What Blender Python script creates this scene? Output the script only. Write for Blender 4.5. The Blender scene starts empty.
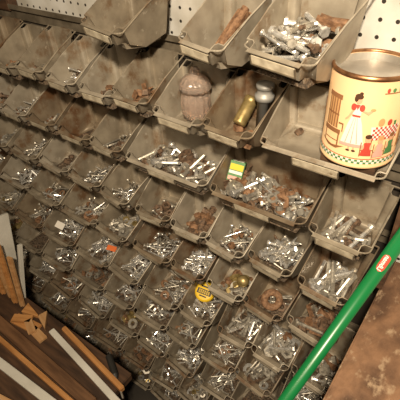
import bpy, bmesh, math, random
from mathutils import Vector, Matrix, Euler, noise
random.seed(7)
C=bpy.context.scene.collection
def link(o): C.objects.link(o); return o

# ---------------------------------------------------------------- materials
def mat(name,c1,c2,scale=20,rough=.6,metal=0.0,bump=.1,c3=None,s3=6,thr=.55,stretch=None,dist=.002,c4=None,s4=60,thr4=.6,soft=.12):
    m=bpy.data.materials.new(name); m.use_nodes=True
    nt=m.node_tree; N=nt.nodes; L=nt.links
    b=N['Principled BSDF']
    tc=N.new('ShaderNodeTexCoord'); mp=N.new('ShaderNodeMapping')
    geo=N.new('ShaderNodeObjectInfo')
    add=N.new('ShaderNodeVectorMath'); add.operation='ADD'
    mul=N.new('ShaderNodeVectorMath'); mul.operation='SCALE'; mul.inputs['Scale'].default_value=7.0
    L.new(tc.outputs['Object'],mp.inputs[0])
    L.new(geo.outputs['Location'],mul.inputs[0])
    L.new(mp.outputs[0],add.inputs[0]); L.new(mul.outputs[0],add.inputs[1])
    if stretch: mp.inputs['Scale'].default_value=stretch
    n=N.new('ShaderNodeTexNoise'); n.inputs['Scale'].default_value=scale; n.inputs['Detail'].default_value=6
    L.new(add.outputs[0],n.inputs['Vector'])
    r=N.new('ShaderNodeValToRGB'); r.color_ramp.elements[0].position=.35; r.color_ramp.elements[1].position=.65
    r.color_ramp.elements[0].color=(*c1,1); r.color_ramp.elements[1].color=(*c2,1)
    L.new(n.outputs['Fac'],r.inputs[0])
    out=r.outputs[0]
    for cc,ss,tt in ((c3,s3,thr),(c4,s4,thr4)):
        if not cc: continue
        n3=N.new('ShaderNodeTexNoise'); n3.inputs['Scale'].default_value=ss; n3.inputs['Detail'].default_value=8; n3.inputs['Roughness'].default_value=.65
        L.new(add.outputs[0],n3.inputs['Vector'])
        r3=N.new('ShaderNodeValToRGB'); r3.color_ramp.elements[0].position=tt; r3.color_ramp.elements[1].position=min(1,tt+soft)
        L.new(n3.outputs['Fac'],r3.inputs[0])
        mx=N.new('ShaderNodeMix'); mx.data_type='RGBA'
        L.new(r3.outputs[0],mx.inputs[0]); L.new(out,mx.inputs[6]); mx.inputs[7].default_value=(*cc,1)
        out=mx.outputs[2]
    L.new(out,b.inputs['Base Color'])
    b.inputs['Roughness'].default_value=rough; b.inputs['Metallic'].default_value=metal
    if bump:
        bp=N.new('ShaderNodeBump'); bp.inputs['Strength'].default_value=bump; bp.inputs['Distance'].default_value=dist
        L.new(n.outputs['Fac'],bp.inputs['Height']); L.new(bp.outputs[0],b.inputs['Normal'])
    return m
M={}
M['bin']=mat('dusty_galvanized',(.20,.165,.12),(.33,.28,.21),24,.48,.25,.12,(.16,.095,.05),15,.53,c4=(.45,.40,.32),s4=45,thr4=.60)
M['bin2']=mat('brown_galvanized',(.15,.108,.07),(.26,.205,.14),22,.5,.2,.12,(.13,.065,.03),13,.51,c4=(.38,.32,.24),s4=50,thr4=.62)
M['bin3']=mat('pale_galvanized',(.28,.24,.185),(.41,.36,.285),26,.48,.25,.1,(.22,.145,.085),16,.56,c4=(.51,.46,.38),s4=40,thr4=.60)
M['card']=mat('dirty_card',(.38,.32,.23),(.62,.55,.42),60,.8,0,.05,(.20,.14,.08),40,.58)
M['zinc']=mat('zinc',(.55,.53,.50),(.88,.86,.82),120,.24,.7,.05)
M['zinc2']=mat('dull_zinc',(.29,.26,.22),(.58,.54,.46),120,.36,.6,.05)
M['rust']=mat('rust',(.12,.06,.03),(.29,.16,.085),150,.75,.1,.3)
M['rust2']=mat('dark_rust',(.07,.045,.03),(.21,.13,.08),150,.7,.2,.3)
M['brass']=mat('brass',(.26,.19,.07),(.45,.34,.15),80,.4,.6,.05)
M['debris']=mat('rust_debris_grit',(.045,.032,.022),(.16,.11,.07),170,.75,.15,1,(.32,.28,.22),210,.58,dist=.006)
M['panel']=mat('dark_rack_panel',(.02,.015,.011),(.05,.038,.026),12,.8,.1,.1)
M['rail']=mat('rack_rail_metal',(.10,.08,.055),(.2,.165,.12),30,.6,.3,.1)
M['wood_dark']=mat('dark_wood',(.04,.02,.01),(.10,.05,.025),8,.7,0,.3,stretch=(1,8,8))
M['wood_red']=mat('reddish_wood',(.10,.048,.022),(.20,.10,.046),8,.6,0,.3,stretch=(1,8,8))
M['wood_tan']=mat('tan_wood',(.42,.19,.06),(.62,.31,.11),8,.6,0,.15,stretch=(1,10,10))
M['wood_pale']=mat('pale_wood',(.45,.24,.10),(.60,.36,.17),8,.65,0,.1,stretch=(1,10,10))
M['white']=mat('white_paint',(.60,.57,.50),(.74,.71,.64),10,.5,0,.05,(.3,.25,.18),9,.66)
M['grey']=mat('grey_metal',(.24,.235,.22),(.36,.35,.33),30,.5,.3,.05)
M['bench']=mat('worn_plywood',(.075,.036,.018),(.20,.105,.055),22,.75,0,1,(.31,.215,.135),30,.57,stretch=(1.6,1,1),dist=.006)
M['green']=mat('green_paint',(.006,.13,.035),(.009,.175,.048),6,.3,0,0)
M['red']=mat('red_print',(.50,.06,.04),(.58,.09,.06),9,.5,0,0)
M['wht']=mat('white_print',(.8,.76,.68),(.85,.80,.73),9,.5,0,0)
M['yellow']=mat('yellow_plastic',(.80,.52,.02),(.88,.60,.03),9,.4,0,0)
M['black']=mat('black_plastic',(.015,.014,.013),(.03,.028,.025),9,.45,0,0)
M['cream']=mat('cream_tin_print',(.84,.55,.30),(.88,.61,.35),14,.30,.1,0,(.74,.45,.23),20,.66)
M['gold']=mat('worn_rim',(.16,.07,.03),(.40,.21,.10),60,.35,.7,.05)
M['tinlid']=mat('tin_lid',(.34,.31,.27),(.55,.51,.45),18,.35,.5,.05)
M['pgreen']=mat('green_print',(.08,.22,.08),(.11,.27,.10),9,.5,0,0)
M['pbrown']=mat('brown_print',(.27,.12,.05),(.32,.15,.065),9,.5,0,0)
M['phair']=mat('dark_brown_print',(.07,.03,.015),(.09,.04,.02),9,.5,0,0)
M['ptan']=mat('tan_print',(.58,.32,.14),(.63,.36,.16),9,.5,0,0)
M['pink']=mat('pink_print',(.70,.36,.30),(.75,.42,.36),9,.5,0,0)
M['skin']=mat('skin_print',(.72,.40,.24),(.75,.42,.26),9,.5,0,0)
M['concrete']=mat('dark_concrete',(.03,.025,.02),(.06,.05,.04),5,.9,0,.2)
M['orange']=mat('orange_tag',(.7,.15,.03),(.8,.2,.05),9,.6,0,0)
g=bpy.data.materials.new('dusty_glass'); g.use_nodes=True; b=g.node_tree.nodes['Principled BSDF']
b.inputs['Base Color'].default_value=(.86,.72,.62,1); b.inputs['Roughness'].default_value=.12; b.inputs['Transmission Weight'].default_value=.80; b.inputs['IOR'].default_value=1.45
M['glass']=g
pm=bpy.data.materials.new('pegboard_white'); pm.use_nodes=True; nt=pm.node_tree; N=nt.nodes; L=nt.links
b=N['Principled BSDF']; tc=N.new('ShaderNodeTexCoord'); off=N.new('ShaderNodeVectorMath'); off.operation='ADD'; off.inputs[1].default_value=(10.16,10.16,10.16)
L.new(tc.outputs['Object'],off.inputs[0]); sep=N.new('ShaderNodeSeparateXYZ'); L.new(off.outputs[0],sep.inputs[0])
def wrap(o):
    a=N.new('ShaderNodeMath'); a.operation='MODULO'; L.new(o,a.inputs[0]); a.inputs[1].default_value=.0254
    c=N.new('ShaderNodeMath'); c.operation='SUBTRACT'; L.new(a.outputs[0],c.inputs[0]); c.inputs[1].default_value=.0127
    d=N.new('ShaderNodeMath'); d.operation='MULTIPLY'; L.new(c.outputs[0],d.inputs[0]); L.new(c.outputs[0],d.inputs[1]); return d.outputs[0]
ad=N.new('ShaderNodeMath'); L.new(wrap(sep.outputs[0]),ad.inputs[0]); L.new(wrap(sep.outputs[2]),ad.inputs[1])
lt=N.new('ShaderNodeMath'); lt.operation='LESS_THAN'; L.new(ad.outputs[0],lt.inputs[0]); lt.inputs[1].default_value=.0032**2
pn=N.new('ShaderNodeTexNoise'); pn.inputs['Scale'].default_value=9; pn.inputs['Detail'].default_value=8; L.new(tc.outputs['Object'],pn.inputs['Vector'])
pr_=N.new('ShaderNodeValToRGB'); pr_.color_ramp.elements[0].position=.35; pr_.color_ramp.elements[1].position=.6
pr_.color_ramp.elements[0].color=(.42,.39,.33,1); pr_.color_ramp.elements[1].color=(.66,.64,.60,1); L.new(pn.outputs['Fac'],pr_.inputs[0])
mx=N.new('ShaderNodeMix'); mx.data_type='RGBA'; L.new(lt.outputs[0],mx.inputs[0]); L.new(pr_.outputs[0],mx.inputs[6]); mx.inputs[7].default_value=(.02,.015,.01,1)
L.new(mx.outputs[2],b.inputs['Base Color']); b.inputs['Roughness'].default_value=.6
M['peg']=pm

# ---------------------------------------------------------------- mesh helpers
def mk(name,bm,mats,smooth=False):
    me=bpy.data.meshes.new(name); bm.normal_update(); bm.to_mesh(me); bm.free()
    for m in mats: me.materials.append(M[m])
    if smooth:
        for p in me.polygons: p.use_smooth=True
    return me
def box(bm,cx,cy,cz,sx,sy,sz,mi=0,rot=None,bev=0):
    r=bmesh.ops.create_cube(bm,size=1); vs=r['verts']
    bmesh.ops.scale(bm,vec=(sx,sy,sz),verts=vs)
    es=list({e for v in vs for e in v.link_edges})
    if bev:
        rb=bmesh.ops.bevel(bm,geom=es,offset=bev,segments=2,affect='EDGES')
        vs=list({v for f in rb['faces'] for v in f.verts}|{v for v in vs if v.is_valid})
    fs={f for v in vs for f in v.link_faces}
    for f in fs: f.material_index=mi
    if rot: bmesh.ops.rotate(bm,cent=(0,0,0),matrix=rot,verts=vs)
    bmesh.ops.translate(bm,vec=(cx,cy,cz),verts=vs)
def tube(bm,p,q,r,seg=6,mi=0,r2=None):
    p=Vector(p);q=Vector(q);d=q-p
    rr=bmesh.ops.create_cone(bm,cap_ends=True,segments=seg,radius1=r,radius2=r if r2 is None else r2,depth=d.length)
    vs=rr['verts']; rot=d.to_track_quat('Z','Y').to_matrix()
    bmesh.ops.rotate(bm,cent=(0,0,0),matrix=rot,verts=vs); bmesh.ops.translate(bm,vec=(p+q)/2,verts=vs)
    for f in {f for v in vs for f in v.link_faces}: f.material_index=mi
def lathe(bm,prof,seg=10,mi=0,rib=0,nr=12):
    rings=[]
    for (r,z) in prof:
        ring=[]
        if r<1e-6:
            v=bm.verts.new((0,0,z)); ring=[v]
        else:
            for i in range(seg):
                a=2*math.pi*i/seg; q=r*(1+rib*math.cos(a*nr)); ring.append(bm.verts.new((q*math.cos(a),q*math.sin(a),z)))
        rings.append(ring)
    for A,B in zip(rings,rings[1:]):
        for i in range(seg):
            j=(i+1)%seg
            if len(A)==1 and len(B)==1: continue
            if len(A)==1: f=bm.faces.new((A[0],B[j],B[i]))
            elif len(B)==1: f=bm.faces.new((A[i],A[j],B[0]))
            else: f=bm.faces.new((A[i],A[j],B[j],B[i]))
            f.material_index=mi
def top(name,me,label,cat,group=None,kind=None,loc=(0,0,0),rot=(0,0,0)):
    o=bpy.data.objects.new(name,me); link(o); o.location=loc; o.rotation_euler=rot
    if label: o['label']=label
    if cat: o['category']=cat
    if group: o['group']=group
    if kind: o['kind']=kind
    return o
def child(name,me,par,loc=(0,0,0),rot=(0,0,0),label=None):
    o=bpy.data.objects.new(name,me); link(o); o.parent=par; o.location=loc; o.rotation_euler=rot
    if label:o['label']=label
    return o
def structure(name,me,loc=(0,0,0)):
    o=bpy.data.objects.new(name,me); link(o); o.location=loc; o['kind']='structure'; return o

# ---------------------------------------------------------------- setting
bm=bmesh.new(); box(bm,0,0,0,6,4,.1); structure('floor',mk('floor',bm,['concrete']),(-1,-1.9,-.05))
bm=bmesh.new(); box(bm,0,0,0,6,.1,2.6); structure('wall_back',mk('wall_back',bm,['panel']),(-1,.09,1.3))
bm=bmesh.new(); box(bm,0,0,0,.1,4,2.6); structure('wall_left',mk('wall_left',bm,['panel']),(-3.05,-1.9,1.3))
bm=bmesh.new(); box(bm,0,0,0,2.3,.015,1.95,bev=.002); top('pegboard',mk('pegboard',bm,['peg']),'white perforated pegboard on the wall behind the bin rack','pegboard',loc=(-.45,.0322,.976))
ZR={1:1.42,2:1.28,3:1.14,4:1.0,5:.856,6:.708,7:.552,8:.388,9:.22,10:.06}
def zrow(r): return ZR[r]
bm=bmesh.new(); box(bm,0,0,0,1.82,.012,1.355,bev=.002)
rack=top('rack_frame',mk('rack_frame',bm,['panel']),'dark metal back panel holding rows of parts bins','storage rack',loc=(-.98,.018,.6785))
for r in range(2,11):
    bm=bmesh.new()
    box(bm,0,0,0,1.8,.004,.03); box(bm,0,-.006,.013,1.8,.012,.003); box(bm,0,-.012,.018,1.8,.002,.012)
    child('rail',mk('rail',bm,['rail']),rack,(0,-.012,zrow(r)+.072-.6785))
bm=bmesh.new(); box(bm,0,0,0,.012,.11,.288,bev=.002)
top('side_board',mk('side_board',bm,['wood_dark']),'thin dark brown wooden board standing at the rack end','board',loc=(-.062,-.042,1.1845))
bm=bmesh.new(); box(bm,0,0,0,.14,.03,.58,bev=.003)
top('wall_post',mk('wall_post',bm,['wood_dark']),'dark brown wooden post standing above the rack edge','post',loc=(-1.18,.007,1.648))

# ---------------------------------------------------------------- bins
D=.12; RISE=.060; FH=.042
def bin_mesh(w,D=D,rise=RISE,fh=FH,m='bin',tp=.95):
    bm=bmesh.new(); t=.009; h=w/2; k=tp; km=(1+tp)/2; bv_=min(.015,fh*.5)
    T=[(-h,0,rise),(-h*km,-D*.5,rise*.52),(-h*k,-D,0),(h*k,-D,0),(h*km,-D*.5,rise*.52),(h,0,rise)]
    B=[(-h+t,-.004,-fh),(-h*km+t,-D*.5,-fh),(-h*k+t,-D+.020,-fh),(h*k-t,-D+.020,-fh),(h*km-t,-D*.5,-fh),(h-t,-.004,-fh)]
    tv=[bm.verts.new(p) for p in T]; bv=[bm.verts.new(p) for p in B]
    for i in range(6):
        j=(i+1)%6; bm.faces.new((tv[i],tv[j],bv[j],bv[i]))
    bm.faces.new((bv[0],bv[1],bv[4],bv[5])); bm.faces.new((bv[1],bv[2],bv[3],bv[4]))
    mid={bv[1],bv[4]}
    be=[e for e in bm.edges if (e.verts[0] in bv and e.verts[1] in bv and not(e.verts[0] in mid and e.verts[1] in mid))]
    ve=[e for e in bm.edges if ((e.verts[0] in tv)!=(e.verts[1] in tv)) and abs(e.verts[0].co.y+D*.5)>.01]
    bmesh.ops.bevel(bm,geom=be+ve,offset=bv_,segments=5,affect='EDGES')
    bmesh.ops.recalc_face_normals(bm,faces=bm.faces[:])
    bmesh.ops.solidify(bm,geom=bm.faces[:],thickness=.0016)
    for f in bm.faces: f.smooth=True
    r=.0015
    c=bv_*.9
    rim=[(-h,0,rise),(-h*km,-D*.5,rise*.52),(-h*k,-D+c,.0015)]
    for q in range(1,5):
        a=q/5*math.pi/2; rim.append((-h*k+c*(1-math.cos(a)),-D+c*(1-math.sin(a)),.0008))
    rim.append((-h*k+c,-D,0))
    rim=rim+[(-x,y,z) for x,y,z in rim[::-1]]
    for p,q in zip(rim,rim[1:]): tube(bm,p,q,r,6)
    box(bm,0,-D-.0030,-.0010,(h*k-c)*2,.0085,.0016,rot=Matrix.Rotation(.30,3,'X'),bev=.0004)
    tube(bm,(-h,0,rise),(h,0,rise),r)
    box(bm,0,.004,rise-.002,w*.6,.010,.003)
    me=mk('parts_bin',bm,[m])
    me.set_sharp_from_angle(angle=.9)
    return me
def holder_mesh(w):
    bm=bmesh.new(); ww=min(w*.60,.075)
    box(bm,0,0,0,ww,.002,.014,0,bev=.0004)
    box(bm,0,-.0016,-.007,ww,.003,.0014,1)
    box(bm,-ww/2,-.0016,0,.0014,.003,.014,1); box(bm,ww/2,-.0016,0,.0014,.003,.014,1)
    return mk('label_holder',bm,['card','rail'])
bin_cache={}
def add_bin(x0,x1,r,yaw=0,roll=0,dz=0,dy=0,m=None,D_=D,rise=RISE,fh=FH,label=None,tp=.95):
    w=round(x1-x0-.002,3); m=m or random.choice(['bin','bin','bin2','bin3' if r<6 else 'bin'])
    key=(round(w,2) if r>3 else w,m,D_,rise,fh)
    if key not in bin_cache: bin_cache[key]=(bin_mesh(w,D_,rise,fh,m,tp),holder_mesh(w))
    me,hm=bin_cache[key]
    wide=w>.17
    lab=label or ('wide grey sheet-metal parts bin hooked on the rack' if wide else {'bin':'grey galvanized parts bin with dirty label edge','bin3':'pale dusty grey metal parts bin on the rack','bin2':'rust-stained brown metal parts bin on the rack'}[m])
    o=top('parts_bin',me,lab,'storage bin','metal parts bins on the rack',loc=((x0+x1)/2,dy-.003,zrow(r)+dz),rot=(0,roll,yaw))
    if r<8 and fh>.02: child('label_holder',hm,o,(0,-D_-.001,-.013),(.30,0,0))
    return dict(o=o,w=w,r=r,D=D_,fh=fh)

ROW={}
ROW[2]=[-.0875,-.30,-.408,-.53,-.64,-.745,-.85,-.957,-1.06,-1.165]
ROW[3]=[-.08,-.195,-.408,-.64,-.75,-.87,-.98,-1.09,-1.2]
ROW[4]=[-.09+-.108*i for i in range(7)]+[-.87,-1.0,-1.13,-1.26]
for r in range(5,11):
    e=[-.072-(.013*((r*7)%3))]
    while e[-1]>-1.7:
        x=e[-1]; wr=.1075 if r<7 else .122
        e.append(x-(wr if x>-.5 else (.135 if x>-.75 else .158)))
    ROW[r]=e
grid={}
grid[(1,0)]=add_bin(-.322,-.188,1,yaw=-.12,roll=.05,dz=.006,D_=.135,rise=.072,fh=.043,m='bin3',tp=.88,label='grey metal bin full of silver screws hung high')
grid[(1,1)]=add_bin(-.440,-.335,1,yaw=-.14,roll=.06,dz=.0,D_=.135,rise=.072,fh=.043,m='bin3',tp=.88)
grid[(1,2)]=add_bin(-.675,-.545,1,yaw=-.12,roll=.06,dz=-.004,D_=.135,rise=.07,fh=.04,m='bin',tp=.88)
for r in range(2,11):
    E=ROW[r]
    for i in range(len(E)-1):
        first=(r==2 and i==0); j=.5 if r<4 else 1; low=r>=6
        grid[(r,i)]=add_bin(E[i+1],E[i],r,yaw=random.uniform(-.13,.05)*j if not first else 0,roll=random.uniform(-.035,.04)*j if not first else 0,dy=random.uniform(-.010,0),dz=0 if first else random.uniform(-.006,.006),fh=.022 if first else FH,m='bin3' if first else None,D_=.132 if low else D,rise=.074 if low else RISE)

# ---------------------------------------------------------------- hardware
def shaft_prof(L,r,pointed=False,smooth=.3):
    p=[(r,0),(r,-L*smooth)]; z=-L*smooth; st=.0026
    while z>-L+.004:
        p.append((r*1.0,z)); p.append((r*.78,z-st/2)); z-=st
    if pointed: p+= [(r*.5,z-.002),(0,z-.005)]
    else: p+=[(r*.9,-L),(0,-L)]
    return p
def hexbolt(L,r,m):
    bm=bmesh.new(); lathe(bm,[(q,z+L/2) for q,z in shaft_prof(L,r)],7)
    lathe(bm,[(0,L/2+r*1.3),(r*1.75,L/2+r*1.3),(r*2,L/2+r*1.05),(r*2,L/2),(0,L/2)],6)
    bmesh.ops.recalc_face_normals(bm,faces=bm.faces[:]); return mk('hex_bolt',bm,[m])
def screw(L,r,m):
    bm=bmesh.new(); lathe(bm,[(q,z+L/2) for q,z in shaft_prof(L,r,True,.25)],7)
    lathe(bm,[(0,L/2+r*.9),(r*1.2,L/2+r*.85),(r*2,L/2+r*.3),(r*2.1,L/2),(r,L/2-r)],9)
    box(bm,0,0,L/2+r*.9,r*3,r*.35,r*.1)
    bmesh.ops.recalc_face_normals(bm,faces=bm.faces[:]); return mk('screw',bm,[m],True)
def nut(r,m):
    bm=bmesh.new(); h=r*.45
    lathe(bm,[(r*.52,-h),(r,-h),(r,h),(r*.52,h),(r*.52,-h)],6)
    bmesh.ops.recalc_face_normals(bm,faces=bm.faces[:]); return mk('hex_nut',bm,[m])
def washer(r,m):
    bm=bmesh.new(); h=r*.09
    lathe(bm,[(r*.45,-h),(r,-h),(r,h),(r*.45,h),(r*.45,-h)],16)
    bmesh.ops.recalc_face_normals(bm,faces=bm.faces[:]); return mk('washer',bm,[m])
def elbow(m,s=1.0):
    bm=bmesh.new(); tube(bm,(0,0,0),(.014,0,0),.006,10); tube(bm,(0,0,0),(0,.014,0),.006,10)
    tube(bm,(.012,0,0),(.018,0,0),.0085,6); tube(bm,(0,.012,0),(0,.018,0),.0085,6)
    bmesh.ops.create_uvsphere(bm,u_segments=10,v_segments=6,radius=.0065)
    bmesh.ops.scale(bm,vec=(s,s,s),verts=bm.verts[:]); return mk('pipe_fitting',bm,[m])
def bracket(m):
    bm=bmesh.new(); box(bm,0,.0,.0,.035,.012,.0018); box(bm,.0175,0,.009,.0018,.012,.018); tube(bm,(-.01,0,-.002),(-.01,0,.003),.003,8)
    return mk('angle_bracket',bm,[m])
def setof(m):
    return {'bolt':[(hexbolt(L,r,m),L,r*2) for L,r in ((.046,.0038),(.060,.0042),(.036,.0034))],
            'long':[(hexbolt(L,r,m),L,r*2) for L,r in ((.086,.0045),(.078,.0042),(.070,.0038))],
            'screw':[(screw(L,r,m),L,r*2) for L,r in ((.042,.0027),(.054,.0029),(.034,.0027))],
            'lscrew':[(screw(L,r,m),L,r*2) for L,r in ((.078,.0025),(.066,.0027))],
            'nut':[(nut(r,m),r*2,r) for r in (.009,.012,.008)],
            'bignut':[(nut(r,m),r*2,r) for r in (.015,.018)],
            'washer':[(washer(r,m),r*2,r*.4) for r in (.013,.018,.010)],
            'fit':[(elbow(m,1.1),.03,.010),(elbow(m,1.5),.04,.013)],'bracket':[(bracket(m),.038,.006)]}
KIT={m:setof(m) for m in ('zinc','zinc2','rust','rust2','brass')}
DESC={'bolt':('hex_bolt','bolt'),'long':('hex_bolt','bolt'),'screw':('screw','screw'),'lscrew':('screw','screw'),'nut':('hex_nut','nut'),'bignut':('hex_nut','nut'),'washer':('washer','washer'),'fit':('pipe_fitting','pipe fitting'),'bracket':('angle_bracket','bracket')}
COL={'zinc':'shiny zinc-plated','zinc2':'dull grey','rust':'rusty brown','rust2':'dark rusted','brass':'yellow brass'}
count={}; over={}
ITEMS=[]; HEAP={}
def heap(b,hh):
    w=b['w']; key=(round(w,2),hh,b['D'])
    if key not in HEAP:
        bm=bmesh.new(); W=w*.93-.032; DD=b['D']-.044; nx=max(14,int(W/.004)); ny=20; G=[]
        for i in range(nx+1):
            row=[]
            for j in range(ny+1):
                u=i/nx*2-1; v=j/ny*2-1
                e=max(0,(1-u**4)*(1-v**4)); x=u*W/2; y=v*DD/2
                z=hh*e*(.7+.6*noise.noise(Vector((x*60,y*60,w*9))))+.004*e*abs(noise.noise(Vector((x*260,y*260,3))))*3
                row.append(bm.verts.new((x,y,max(0,z))))
            G.append(row)
        for i in range(nx):
            for j in range(ny): bm.faces.new((G[i][j],G[i+1][j],G[i+1][j+1],G[i][j+1]))
        HEAP[key]=mk('rust_grit',bm,['debris'])
    o=b['o']; Mw=Matrix.Translation(o.location)@o.rotation_euler.to_matrix().to_4x4()
    h=top('rust_grit',HEAP[key],'heap of rusty grit and tiny hardware in a bin','rust debris','grit heaps in the bins','stuff')
    h.matrix_world=Mw@Matrix.Translation((0,-b['D']/2-.002,-b['fh']+.0018))
def fill(b,spec,hh=None):
    o=b['o']; Mw=Matrix.Translation(o.location)@o.rotation_euler.to_matrix().to_4x4()
    tot=sum(s[2] for s in spec)
    if tot==0: return
    lift=0
    if b['fh']>.03:
        if hh is None: hh=(.020 if b['r']==2 else .013 if b['r']==3 else .009) if tot>=9 else .003
        if hh>0: heap(b,hh); lift=hh*.8
    k=0
    seq=[(s[0],s[1]) for s in spec for _ in range(s[2])]; random.shuffle(seq)
    per=max(6,int(b['w']/.0105))
    for kind,m in seq:
        if m=='zinc':
            q=random.random(); m='zinc2' if q<.25 else ('rust2' if q<.29 else 'zinc')
        me,L,rad=random.choice(KIT[m][kind])
        yaw=random.uniform(0,math.pi*2)
        if kind=='long' and random.random()<.8: yaw=math.pi/2+random.gauss(-.12,.28)+random.choice([0,math.pi])
        layer=k/per; k+=1
        hw=b['w']*.96/2-.012; hl=L/2
        flat=kind in('nut','bignut','washer','bracket','fit')
        if not flat:
            if abs(math.cos(yaw))*hl>hw-.002: yaw=math.pi/2+random.uniform(-.5,.5)*(hw/hl)
        ax=max(.001,hw-(rad if flat else abs(math.cos(yaw))*hl)); y0=-b['D']+.022; y1=-.012
        ey=rad if flat else abs(math.sin(yaw))*hl
        ya,yb=y0+ey,y1-ey
        if ya>yb: ya=yb=(y0+y1)/2
        x=random.uniform(-ax,ax); y=random.uniform(ya,yb)
        edge=min(1,max(0,1-abs(x)/(hw+.01)))
        z=-b['fh']+.003+lift*edge**.4+(rad*.9 if not flat else .004)+layer*.0058*(.55+.45*edge)
        pit=random.uniform(-.10,.10) if (layer<1 or kind=='long') else random.uniform(-.32,.32)
        if flat: R=Euler((random.uniform(-.5,.5),random.uniform(-.5,.5),yaw)).to_matrix().to_4x4()
        else: R=Matrix.Rotation(yaw,4,'Z')@Matrix.Rotation(math.pi/2+pit,4,'Y')@Matrix.Rotation(random.uniform(0,3),4,'Z')
        if not flat: z=max(z,-b['fh']+.004+rad*.8+abs(math.sin(pit))*hl)
        ITEMS.append((b,kind,m,me,Mw@Matrix.Translation((x,y,z))@R))
S={}
S[(1,0)]=[('screw','zinc',40),('bolt','zinc',38),('nut','rust',5)]
S[(1,1)]=[('nut','rust2',2)]
S[(1,2)]=[('nut','rust2',2)]
S[(2,0)]=[('nut','rust2',1)]
S[(2,1)]=[('nut','rust',5)]
S[(2,2)]=[('washer','zinc2',3)]
S[(2,3)]=[('nut','rust2',6),('bracket','rust',4)]
S[(2,4)]=[('nut','rust',5),('screw','rust2',5)]
S[(2,5)]=[('lscrew','zinc',11),('screw','zinc',7)]
S[(2,6)]=[('screw','rust2',6),('nut','zinc2',5)]; S[(2,7)]=[('bolt','rust',6),('screw','zinc2',6)]; S[(2,8)]=[('nut','rust2',5)]
S[(3,0)]=[('long','zinc2',6),('long','zinc',5),('long','rust2',2)]
S[(3,1)]=[('lscrew','zinc',12),('bolt','zinc2',20),('nut','rust',14),('bignut','rust',5),('bignut','zinc2',6),('nut','zinc2',14),('bracket','rust2',5),('fit','rust',6),('long','zinc',8)]
S[(3,2)]=[('bolt','zinc',22),('nut','zinc2',16),('washer','zinc2',10),('long','zinc2',8),('nut','rust2',8),('bignut','rust2',4)]
S[(3,3)]=[('lscrew','zinc2',6),('nut','rust2',3)]
S[(3,4)]=[('nut','rust2',4)]; S[(3,5)]=[('nut','rust',6),('bolt','zinc2',6)]
S[(4,0)]=[('long','zinc',12),('long','zinc2',6)]
S[(4,1)]=[('screw','zinc',32),('bolt','zinc',24)]
S[(4,2)]=[('screw','zinc2',12),('screw','zinc',14),('nut','rust',6)]
S[(4,3)]=[('nut','rust',10),('fit','rust2',6),('bignut','rust',3)]
S[(4,4)]=[('nut','rust2',6),('screw','zinc2',6)]
S[(4,5)]=[('lscrew','zinc',12),('lscrew','zinc2',6)]
S[(4,6)]=[('lscrew','zinc',18),('lscrew','zinc2',6)]; S[(4,7)]=[('nut','rust2',6),('bolt','zinc2',6)]
S[(5,0)]=[('bracket','rust',6),('bolt','zinc2',8),('bignut','rust',5),('fit','rust2',6),('bolt','rust2',6)]
S[(5,1)]=[('nut','rust2',8),('screw','zinc2',6)]
S[(5,2)]=[('nut','rust',6),('washer','zinc2',8),('fit','brass',3)]
S[(5,3)]=[('screw','zinc',24),('bolt','zinc',14)]
S[(5,4)]=[('lscrew','zinc',18),('screw','zinc2',6)]
S[(6,1)]=[('bolt','zinc',14),('washer','zinc',8),('bignut','zinc2',5),('nut','rust',5)]
S[(6,2)]=[('long','zinc2',6),('lscrew','zinc',6),('long','zinc',4)]
S[(6,0)]=[('bignut','rust',4),('washer','zinc2',8),('fit','zinc2',4),('bolt','zinc',6)]
S[(7,1)]=[('bignut','zinc2',6),('washer','zinc',8),('long','zinc2',6)]
S[(7,5)]=[('bolt','zinc',22),('lscrew','zinc',10)]
for (r,i),b in grid.items():
    if (r,i) in S: continue
    q=random.random(); n=1.0 if r<9 else .6
    if q<.34: S[(r,i)]=[('screw','zinc',int(14*n)),('bolt','zinc',int(14*n)),('nut','zinc2',int(5*n))]
    elif q<.44: S[(r,i)]=[('nut','rust',int(9*n)),('bignut','rust2',3),('bolt','rust2',int(8*n)),('fit','rust2',3)]
    elif q<.68: S[(r,i)]=[('lscrew','zinc2',int(11*n)),('lscrew','zinc',int(9*n)),('washer','rust',4)]
    elif q<.82: S[(r,i)]=[('bolt','zinc2',int(12*n)),('bignut','zinc2',4),('nut','brass',4),('washer','zinc',8)]
    elif q<.90: S[(r,i)]=[('bracket','rust',5),('nut','zinc2',8),('screw','rust2',8)]
    elif q<.95: S[(r,i)]=[('fit','brass',4),('washer','zinc2',5),('nut','rust',6)]
    else: S[(r,i)]=[('nut','rust2',3)]
HH={(1,0):.028,(1,1):0,(1,2):0,(3,0):.004,(2,1):0,(2,2):0}
for key in sorted(S): fill(grid[key],S[key],HH.get(key))
cam_loc=Vector((0,-.667,1.639))
ITEMS.sort(key=lambda t:(t[4].translation-cam_loc).length)
for b,kind,m,me,Mx in ITEMS:
    nm,cat=DESC[kind]
    count[nm]=count.get(nm,0)+1
    if count[nm]<=298:
        o=bpy.data.objects.new(nm,me); o.matrix_world=Mx; C.objects.link(o)
        o['label']=f"{COL[m]} {'long ' if kind in('long','lscrew') else ''}{cat} lying in a metal parts bin"; o['category']=cat; o['group']=f"{cat}s in the parts bins"
    else:
        over.setdefault(nm,[]).append((me,Mx,m))
mats=list(KIT.keys())
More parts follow.
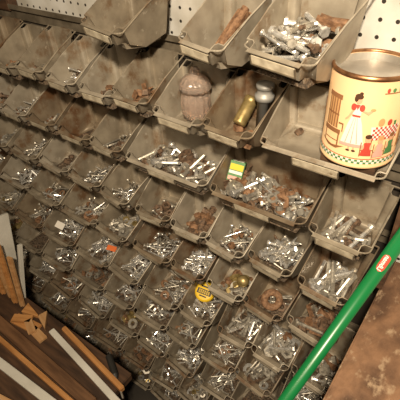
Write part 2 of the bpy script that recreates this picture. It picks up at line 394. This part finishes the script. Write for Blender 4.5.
for nm,lst in over.items():
    V=[];F=[];MI=[]
    for me,Mx,m in lst:
        n0=len(V); V+= [Mx@v.co for v in me.vertices]; mi=mats.index(m)
        for p in me.polygons: F.append([n0+q for q in p.vertices]); MI.append(mi)
    md=bpy.data.meshes.new(nm); md.from_pydata(V,[],F)
    for m in mats: md.materials.append(M[m])
    md.polygons.foreach_set('material_index',MI)
    cat={'hex_bolt':'bolt','screw':'screw','hex_nut':'nut'}.get(nm,nm.replace('_',' '))
    top(nm,md,f'many small loose {cat}s lying in the lower parts bins',cat+'s',group=f"{cat}s in the parts bins",kind='stuff')

# ---------------------------------------------------------------- decorated tin
bm=bmesh.new(); box(bm,0,0,0,.085,.075,.014,bev=.001)
top('wood_spacer',mk('wood_spacer',bm,['wood_dark']),'thin dark wooden block under the round tin','wood block',loc=(-.157,-.060,zrow(2)-.022+.0088))
tx,ty=-.157,-.060; tz=zrow(2)-.022+.0162; TH=.138; TR=.0545
bm=bmesh.new()
lathe(bm,[(0,0),(TR-.001,0),(TR+.001,.001),(TR+.001,.004),(TR,.005),(TR,TH-.004),(TR-.0015,TH),(TR-.003,TH-.002),(TR-.0035,TH-.01)],64)
bmesh.ops.recalc_face_normals(bm,faces=bm.faces[:])
tin=top('decorative_tin',mk('tin_body',bm,['cream'],True),'peach-cream round tin with printed kitchen scene standing in a bin','tin',loc=(tx,ty,tz),rot=(0,0,0))
bm=bmesh.new()
lathe(bm,[(0,TH-.010),(TR-.012,TH-.010),(TR-.010,TH-.012),(TR-.006,TH-.012),(TR-.0035,TH-.002)],64); bmesh.ops.recalc_face_normals(bm,faces=bm.faces[:])
child('lid',mk('lid',bm,['tinlid']),tin,(0,0,0),label='recessed dull silver tin lid')
bm=bmesh.new(); pr=[]
for i in range(9):
    a=math.pi*2*i/8; pr.append((TR-.0005+.0024*math.cos(a),TH-.001+.0038*math.sin(a)))
lathe(bm,pr,64); bmesh.ops.recalc_face_normals(bm,faces=bm.faces[:])
child('rim',mk('rim',bm,['gold'],True),tin,label='worn copper-brown rolled rim')
bm=bmesh.new(); PM=['pbrown','red','wht','ptan','pgreen','skin','black','pink','yellow','phair']
A0=math.atan2(-.6,.157)
SU,SV,OU=1.14,1.36,-.008
def wp(u,v,lay): 
    u=u*SU+OU; v=.008+(v-.008)*SV
    a=A0+u/TR; rr=TR+.0004+.00022*lay; return (rr*math.cos(a),rr*math.sin(a),v)
def poly(pts,col,lay=0):
    cx=sum(p[0] for p in pts)/len(pts); cy=sum(p[1] for p in pts)/len(pts)
    n=len(pts); dense=[]
    for i in range(n):
        p,q=pts[i],pts[(i+1)%n]
        m_=max(1,int(math.hypot(p[0]-q[0],p[1]-q[1])/.004))
        for k in range(m_): t=k/m_; dense.append((p[0]+(q[0]-p[0])*t,p[1]+(q[1]-p[1])*t))
    c=bm.verts.new(wp(cx,cy,lay))
    rings=[]
    for s in (1/3,2/3,1): rings.append([bm.verts.new(wp(cx+(x-cx)*s,cy+(y-cy)*s,lay)) for x,y in dense])
    m_=len(dense); mi=PM.index(col)
    for i in range(m_):
        j=(i+1)%m_
        bm.faces.new((c,rings[0][i],rings[0][j])).material_index=mi
        for a,b_ in ((0,1),(1,2)): bm.faces.new((rings[a][i],rings[b_][i],rings[b_][j],rings[a][j])).material_index=mi
def rect(u,v,w,h,col,lay=0): poly([(u,v),(u+w,v),(u+w,v+h),(u,v+h)],col,lay)
def ell(u,v,a,b_,col,lay=0): poly([(u+a*math.cos(t*math.pi/6),v+b_*math.sin(t*math.pi/6)) for t in range(12)],col,lay)
for i in range(-19,20):
    rect(i*.0036,.008 if i%2 else .0106,.0036,.0026,'pgreen'); rect(i*.0036,.0106 if i%2 else .008,.0036,.0026,'wht')
for i in range(-9,10): rect(i*.008,.0138,.0078,.001,'red')
rect(.026,.088,.026,.0012,'pbrown'); ell(.030,.0915,.002,.0025,'red'); ell(.037,.0915,.0024,.0022,'pgreen'); ell(.045,.092,.002,.003,'ptan')
# rocking chair with spindle back
poly([(-.042,.044),(-.022,.044),(-.023,.078),(-.041,.078)],'ptan',1)
for dx in (0,.0045,.009,.0135,.018): rect(-.0425+dx,.044,.0018,.034,'pbrown',2)
rect(-.044,.076,.023,.005,'pbrown',2); rect(-.043,.058,.021,.002,'pbrown',2); rect(-.045,.038,.028,.0050,'pbrown',2); rect(-.021,.050,.007,.0018,'pbrown',2); rect(-.0155,.042,.0016,.009,'pbrown',2)
rect(-.043,.024,.0022,.016,'pbrown',1); rect(-.020,.024,.0022,.016,'pbrown',1); poly([(-.049,.026),(-.033,.0205),(-.020,.0205),(-.009,.026),(-.020,.0225),(-.033,.0225)],'pbrown',1)
rect(-.040,.029,.020,.001,'pbrown',1)
# standing woman in mostly white dress
poly([(-.015,.030),(.014,.030),(.008,.054),(.0042,.064),(.005,.076),(-.006,.076),(-.0052,.064),(-.009,.054)],'wht',1)
poly([(-.016,.028),(.015,.028),(.0145,.0315),(-.0155,.0315)],'pink',2)
for k_ in range(3): poly([(-.009+k_*.007,.032),(-.0078+k_*.007,.032),(-.002+k_*.0016,.062),(-.0026+k_*.0016,.062)],'pink',2)
rect(-.0052,.0625,.0094,.0022,'red',3); ell(-.005,.073,.0032,.0038,'red',4); ell(.0045,.073,.0032,.0038,'red',4); poly([(-.003,.076),(.002,.076),(-.0005,.070)],'red',3)
poly([(-.006,.070),(-.0035,.069),(-.009,.060),(-.013,.057),(-.013,.059),(-.010,.062)],'skin',3)
poly([(.005,.071),(.006,.069),(.013,.066),(.017,.070),(.0155,.0715),(.013,.069)],'skin',3)
ell(-.0005,.081,.0038,.0044,'skin',2); ell(-.001,.0845,.0048,.0030,'phair',3); ell(-.0037,.0822,.0024,.0036,'phair',3); ell(.0008,.0878,.0022,.0016,'phair',3)
rect(-.004,.024,.002,.006,'skin',1); rect(.002,.024,.002,.006,'skin',1); ell(-.0035,.0235,.0026,.0013,'phair',2); ell(.0035,.0235,.0026,.0013,'phair',2)
ell(.017,.072,.003,.0014,'ptan',4)
# table with checked cloth, pots and seated children
rect(.022,.022,.0014,.026,'pbrown',1); rect(.053,.022,.0014,.026,'pbrown',1)
poly([(.019,.053),(.058,.053),(.056,.038),(.021,.038)],'wht',2)
for i in range(13):
    for k_ in range(6):
        if (i+k_)%2==0: rect(.0215+i*.0027,.0380+k_*.0025,.0027,.0025,'red',3)
ell(.030,.058,.004,.0045,'ptan',2); ell(.041,.057,.0032,.0036,'red',2); rect(.047,.053,.004,.005,'pgreen',2)
for (u,v,c1,c2) in ((.0185,.019,'red','phair'),(.034,.017,'pink','ptan'),(.049,.019,'pgreen','pbrown')):
    poly([(u-.007,v),(u+.007,v),(u+.0036,v+.016),(u-.0036,v+.016)],c1,4); ell(u,v+.020,.0036,.0042,'skin',4); ell(u,v+.0230,.0041,.0027,c2,5)
    ell(u-.0046,v+.011,.0013,.0034,'skin',5); ell(u+.0046,v+.011,.0013,.0034,'skin',5)
    rect(u-.0078,v-.001,.0013,.017,'pbrown',3); rect(u-.0078,v+.006,.0156,.0012,'pbrown',3)
rect(-.074,.022,.016,.03,'pbrown'); rect(-.071,.022,.010,.022,'black',1); rect(-.076,.052,.020,.003,'ptan',1); ell(-.067,.060,.003,.005,'red',1)
rect(.064,.022,.014,.05,'ptan'); rect(.066,.05,.010,.016,'pbrown',1)
child('printed_picture',mk('printed_picture',bm,PM),tin,label='printed kitchen scene with woman, chair and table')

# ---------------------------------------------------------------- loose odd items in bins
def in_bin(key,x,y,z): 
    b=grid[key]; o=b['o']; return (Matrix.Translation(o.location)@o.rotation_euler.to_matrix().to_4x4())@Vector((x,y,z-b['fh']+.002))
bm=bmesh.new()
prof=[(0,0),(.019,0),(.023,.003),(.025,.012),(.026,.026),(.025,.038),(.021,.044),(.021,.047),(.0275,.049),(.0275,.053),(.025,.060),(.019,.067),(.009,.071),(.006,.073),(.009,.077),(.007,.081),(0,.082)]
inner=[(0,.067),(.009,.0665),(.017,.063),(.022,.058),(.0235,.052),(.018,.049),(.018,.043),(.022,.037),(.023,.026),(.022,.012),(.020,.006),(0,.004)]
prof=[(r*1.12,z*1.26) for r,z in prof]; inner=[(r*1.12,z*1.26) for r,z in inner]
lathe(bm,prof,84,0,.035,14); lathe(bm,inner,48)
bmesh.ops.recalc_face_normals(bm,faces=bm.faces[:])
top('glass_jar',mk('glass_jar',bm,['glass'],True),'dusty translucent pinkish-brown faceted glass jar with knobbed domed top','glass jar',loc=in_bin((2,2),-.012,-.036,.004),rot=(.03,.03,0))
bm=bmesh.new(); lathe(bm,[(0,-.026),(.0115,-.026),(.0125,-.023),(.0125,.016),(.0135,.017),(.0135,.026),(.012,.028),(0,.028)],20); bmesh.ops.recalc_face_normals(bm,faces=bm.faces[:])
top('brass_plug',mk('brass_plug',bm,['brass'],True),'olive-brass cylinder fitting leaning tilted in a bin','brass fitting',loc=in_bin((2,1),-.012,-.036,.040),rot=(-.75,.25,.1))
bm=bmesh.new(); lathe(bm,[(0,0),(.0115,0),(.0115,.070),(.017,.071),(.017,.080),(.013,.082),(.013,.091),(.0155,.092),(.0155,.099),(0,.100)],22); bmesh.ops.recalc_face_normals(bm,faces=bm.faces[:])
top('grey_canister',mk('grey_canister',bm,['grey'],True),'dull grey flanged cap standing in the bin corner','cap',loc=in_bin((2,1),.023,-.034,.002),rot=(.0,.03,.2))
bm=bmesh.new(); box(bm,0,0,0,.030,.026,.042,0,bev=.0008); box(bm,0,-.0133,.009,.027,.0006,.012,1); box(bm,0,-.0133,-.002,.027,.0006,.006,2); box(bm,0,-.0133,-.014,.027,.0006,.008,3); box(bm,0,0,.0212,.022,.020,.0006,2)
top('small_box',mk('small_box',bm,['pgreen','yellow','wht','pink']),'small green, yellow and pink cardboard box among hardware','box',loc=in_bin((3,1),-.086,-.036,.040),rot=(-.5,.15,.3))
bm=bmesh.new(); lathe(bm,[(.010,-.006),(.022,-.006),(.025,-.003),(.025,.003),(.022,.006),(.010,.006),(.010,-.006)],26); bmesh.ops.recalc_face_normals(bm,faces=bm.faces[:])
top('pipe_collar',mk('pipe_collar',bm,['rust'],True),'large rusty round pipe collar in a parts bin','pipe collar',loc=in_bin((5,1),0,-.07,.032),rot=(.5,0,.1))
bm=bmesh.new(); lathe(bm,[(0,.018),(.008,.017),(.014,.011),(.015,.004),(.010,-.003),(.006,-.006),(.006,-.014),(.012,-.015),(.012,-.018),(0,-.018)],20); bmesh.ops.recalc_face_normals(bm,faces=bm.faces[:])
top('door_handle',mk('door_handle',bm,['brass'],True),'tarnished round brass door handle in a parts bin','door handle',loc=in_bin((5,2),.015,-.05,.028),rot=(.9,.3,0))
bm=bmesh.new(); lathe(bm,[(0,-.012),(.022,-.012),(.027,-.008),(.028,0),(.027,.007),(.023,.010),(0,.0112)],32,0)
box(bm,0,-.002,.0112,.040,.014,.0010,1)
for i in range(6): box(bm,-.0135+i*.0054,-.002,.0118,.0034,.009,.0004,0)
for i in range(6): box(bm,-.0135+i*.0054+.0004,-.002,.0121,.0012,.0045,.0003,1)
box(bm,0,.012,.0112,.026,.004,.0010,1); box(bm,0,-.014,.0110,.020,.0035,.0010,1)
bmesh.ops.recalc_face_normals(bm,faces=bm.faces[:])
top('measuring_tape',mk('measuring_tape',bm,['yellow','black'],False),'round yellow tape case with black marking in a bin','measuring tape',loc=in_bin((6,3),-.022,-.050,.048),rot=(.55,.1,.2))
bm=bmesh.new(); box(bm,0,0,0,.03,.018,.0015,0,bev=.0004); tube(bm,(.012,0,0),(.02,0,.004),.001,5)
top('paper_tag',mk('paper_tag',bm,['orange']),'orange paper tag lying on small hardware','tag',loc=in_bin((6,6),.02,-.06,.034),rot=(.3,.2,.4))
bm=bmesh.new(); box(bm,0,0,0,.035,.022,.0015,0,bev=.0004)
top('paper_card',mk('paper_card',bm,['wht']),'small white paper card leaning in a bin','card',loc=in_bin((6,7),-.04,-.08,.036),rot=(.6,.1,.1))
bm=bmesh.new(); box(bm,0,0,0,.038,.085,.008,bev=.002); box(bm,.017,0,.012,.004,.07,.024,bev=.001); tube(bm,(0,-.044,.008),(0,.044,.008),.007,10)
top('rusty_bracket',mk('rusty_bracket',bm,['rust']),'rusty brown steel channel piece propped in a bin','steel piece',loc=in_bin((1,1),.004,-.052,.038),rot=(.75,.1,-.2))
bm=bmesh.new(); box(bm,0,0,0,.05,.022,.014,bev=.004); tube(bm,(-.02,0,.0),(.03,.0,.012),.006,10)
top('rusty_block',mk('rusty_block',bm,['rust']),'small rusty brown block lying on the silver screws','block',loc=in_bin((1,0),.025,-.030,.064),rot=(.2,.3,.3))

# ---------------------------------------------------------------- green tube
P1=Vector((-.047,.508-.667,1.639-.425)); P2=Vector((-.122,.3577-.667,1.639-.712)); d=P2-P1
a=P1-d*.30; bq=P1+d*((P1.z-.004)/-d.z)
hd=top('green_handle',None,'long green metal tool handle with red label, leaning on rack','tool handle')
hd.location=bq
PR=.0102
bm=bmesh.new(); tube(bm,(0,0,0),a-bq,PR,32); child('shaft',mk('shaft',bm,['green'],False),hd)
for p in hd.children[0].data.polygons: p.use_smooth=len(p.vertices)==4
bm=bmesh.new(); dn=d.normalized(); ctr=P1+d*.115
side=(cam_loc-ctr); side=(side-dn*side.dot(dn)).normalized(); tan=dn.cross(side)
def lp(s,ang,rr): return ctr+dn*s+(side*math.cos(ang)+tan*math.sin(ang))*rr-bq
rows=[]
for i in range(15):
    t=i/14; s=-.014+.028*t; k=math.sqrt(max(0.02,1-abs(2*t-1)**5))
    rows.append([bm.verts.new(lp(s,.58*k*(q/5-1),PR+.00025)) for q in range(11)])
for A,B in zip(rows,rows[1:]):
    for q in range(10): bm.faces.new((A[q],A[q+1],B[q+1],B[q]))
child('label_sticker',mk('label_sticker',bm,['red']),hd,label='small red sticker with white lettering')
cu=bpy.data.curves.new('txt','FONT'); cu.body='Libman'; cu.size=.0095; cu.align_x='CENTER'; cu.align_y='CENTER'; cu.resolution_u=3; cu.offset=.0002
to=bpy.data.objects.new('txt',cu); link(to); bpy.context.view_layer.update()
tm=bpy.data.meshes.new_from_object(to.evaluated_get(bpy.context.evaluated_depsgraph_get()))
bpy.data.objects.remove(to)
bm=bmesh.new(); bm.from_mesh(tm)
bmesh.ops.triangulate(bm,faces=bm.faces[:])
bmesh.ops.subdivide_edges(bm,edges=[e for e in bm.edges if e.calc_length()>.002],cuts=2)
xs=[v.co.x for v in bm.verts]; ys=[v.co.y for v in bm.verts]
sc=.0245/(max(xs)-min(xs)); mx_=(max(xs)+min(xs))/2; my_=(max(ys)+min(ys))/2
for v in bm.verts: v.co=lp(-(v.co.x-mx_)*sc,-(v.co.y-my_)*sc/PR,PR+.0006)
child('lettering',mk('lettering',bm,['wht']),hd,label='white printed lettering')

# ---------------------------------------------------------------- workbench
wb=top('workbench',None,'worn brown plywood workbench beside the bin rack','workbench'); wb.location=(.30,-.43,0)
bm=bmesh.new(); box(bm,0,0,0,.72,.84,.04,bev=.003); child('bench_top',mk('bench_top',bm,['bench']),wb,(0,0,1.02))
for sx,sy in ((-.28,-.33),(.28,-.33),(-.28,.33),(.28,.33)):
    bm=bmesh.new(); box(bm,0,0,0,.07,.07,1.0,bev=.004); child('leg',mk('leg',bm,['wood_dark']),wb,(sx,sy,.5))

# ---------------------------------------------------------------- low table with offcuts
lt=top('low_table',None,'low dark wooden table in front of the rack piled with offcuts','table'); lt.location=(-1.34,-.535,0)
bm=bmesh.new(); box(bm,0,0,0,1.40,.59,.03,bev=.003); child('table_top',mk('table_top',bm,['wood_dark']),lt,(0,0,.385))
for sx,sy in ((-.63,-.25),(.63,-.25),(-.63,.25),(.63,.25)):
    bm=bmesh.new(); box(bm,0,0,0,.05,.05,.37,bev=.003); child('leg',mk('leg',bm,['wood_dark']),lt,(sx,sy,.185))
def plank(name,p,q,w,t,m,label,cat='board'):
    p=Vector(p);q=Vector(q);d=q-p; bm=bmesh.new(); box(bm,0,0,0,d.length,w,t,bev=min(w,t)*.15)
    o=top(name,mk(name,bm,[m]),label,cat,loc=(p+q)/2); 
    X=d.normalized(); Z=Vector((0,0,1)); Y=Z.cross(X).normalized() if abs(X.z)<.95 else Vector((0,1,0)); Z=X.cross(Y).normalized(); Y=Z.cross(X)
    o.rotation_euler=Matrix((X,Y,Z)).transposed().to_euler(); return o
plank('plank',(-1.45,-.362,.412),(-.66,-.382,.412),.038,.02,'wood_red','reddish brown stained plank lying on the offcut pile')
plank('plank',(-1.40,-.402,.41),(-.68,-.412,.41),.014,.018,'wood_tan','orange-tan molding strip lying along the brown plank')
plank('trim_board',(-1.35,-.475,.408),(-.68,-.442,.408),.026,.014,'white','broad white painted strip lying on the table')
plank('trim_board',(-.97,-.285,.41),(-.60,-.335,.41),.020,.012,'white','pale flat trim strip beside the wooden offcuts')
plank('trim_board',(-.94,-.256,.412),(-.62,-.298,.412),.016,.02,'wood_tan','tan wooden strip next to the parts bins')
plank('plank',(-1.15,-.60,.412),(-.74,-.515,.412),.06,.02,'wood_pale','pale raw wooden board lying on the table')
for i,(x,y,h,w,ry) in enumerate([(-1.225,-.272,.25,.020,-.05),(-1.190,-.278,.27,.022,.02),(-1.155,-.272,.23,.020,.05),(-1.265,-.278,.30,.022,.0)]):
    bm=bmesh.new(); box(bm,0,0,h/2,w,.009,h,bev=.001); box(bm,0,-.006,h/2,w*.35,.004,h,bev=.001)
    top('wood_strip',mk('wood_strip',bm,['wood_tan' if i%2 else 'wood_pale']),'orange-tan wooden molding standing upright on the table','wood strip','upright wooden strips',loc=(x,y,.40),rot=(-.10,ry,.3))
plank('trim_board',(-1.225,-.250,.40),(-1.25,-.18,.72),.050,.012,'white','white painted board leaning upright behind the strips')
plank('trim_board',(-1.18,-.250,.40),(-1.185,-.185,.62),.016,.012,'white','thin white painted stick leaning behind the strips')
def tri(x,y,z,l,w,h,rz,lab,m='wood_tan'):
    bm=bmesh.new(); v=[bm.verts.new(p) for p in ((-l/2,-w/2,0),(l/2,-w/2,0),(-l/2,w/2,0),(-l/2,-w/2,h),(l/2,-w/2,h),(-l/2,w/2,h))]
    for f in ((0,2,1),(3,4,5),(0,1,4,3),(1,2,5,4),(2,0,3,5)): bm.faces.new([v[k] for k in f])
    bmesh.ops.recalc_face_normals(bm,faces=bm.faces[:]); bmesh.ops.bevel(bm,geom=bm.edges[:],offset=.001,affect='EDGES')
    top('wood_offcut',mk('wood_offcut',bm,[m]),lab,'wood offcut','wooden offcuts on the table',loc=(x,y,z),rot=(0,0,rz))
tri(-1.09,-.265,.401,.08,.04,.014,.3,'flat triangular tan wooden offcut on the table')
tri(-1.02,-.268,.401,.07,.035,.014,-.3,'flat triangular pale wooden offcut on the table','wood_pale')
for k,(x,y,z,l,w,rz) in enumerate([(-1.07,-.316,.406,.11,.04,.15),(-1.00,-.320,.406,.07,.03,-.1),(-1.09,-.314,.417,.07,.03,.5),(-1.04,-.318,.417,.06,.026,-.4)]):
    bm=bmesh.new(); box(bm,0,0,0,l,w,.010,bev=.001)
    top('wood_offcut',mk('wood_offcut',bm,['wood_tan' if k%2==0 else 'wood_pale']),'flat orange-tan wooden offcut in a small pile','wood offcut','wooden offcuts on the table',loc=(x,y,z),rot=(0,0,rz))
bm=bmesh.new(); tube(bm,(-.04,0,0),(.03,0,0),.011,14); tube(bm,(.03,0,0),(.042,0,0),.011,14,0,.006); tube(bm,(.042,0,0),(.11,0,0),.003,8,1)
top('screwdriver',mk('screwdriver',bm,['black','zinc2']),'black-handled screwdriver lying on table edge','screwdriver',loc=(-.70,-.262,.412),rot=(0,.05,-.5))

# ---------------------------------------------------------------- lights
w=bpy.data.worlds.new('w'); bpy.context.scene.world=w; w.use_nodes=True
w.node_tree.nodes['Background'].inputs[0].default_value=(1,.76,.50,1); w.node_tree.nodes['Background'].inputs[1].default_value=.075
def area(loc,tgt,size,pw,col):
    l=bpy.data.lights.new('lamp','AREA'); l.energy=pw; l.size=size; l.color=col
    o=bpy.data.objects.new('lamp',l); link(o); o.location=loc; o.rotation_euler=(Vector(tgt)-Vector(loc)).to_track_quat('-Z','Y').to_euler()
area((.08,-.86,2.0),(-.32,-.1,.88),.07,26,(1,.84,.62))
area((-.3,-1.2,2.1),(-.3,-.1,.6),.25,4.5,(1,.79,.54))
# ---------------------------------------------------------------- camera
cd=bpy.data.cameras.new('camera'); cam=bpy.data.objects.new('camera',cd); link(cam)
R=Matrix(((.807,-.335,.485),(.588,.517,-.621),(-.043,.787,.615)))
R=R.to_quaternion().to_matrix()
cam.matrix_world=Matrix.Translation(cam_loc)@R.to_4x4()
cd.sensor_width=36; cd.lens=38.7; cd.clip_start=.01
bpy.context.scene.camera=cam
bpy.context.scene.view_settings.view_transform='Standard'
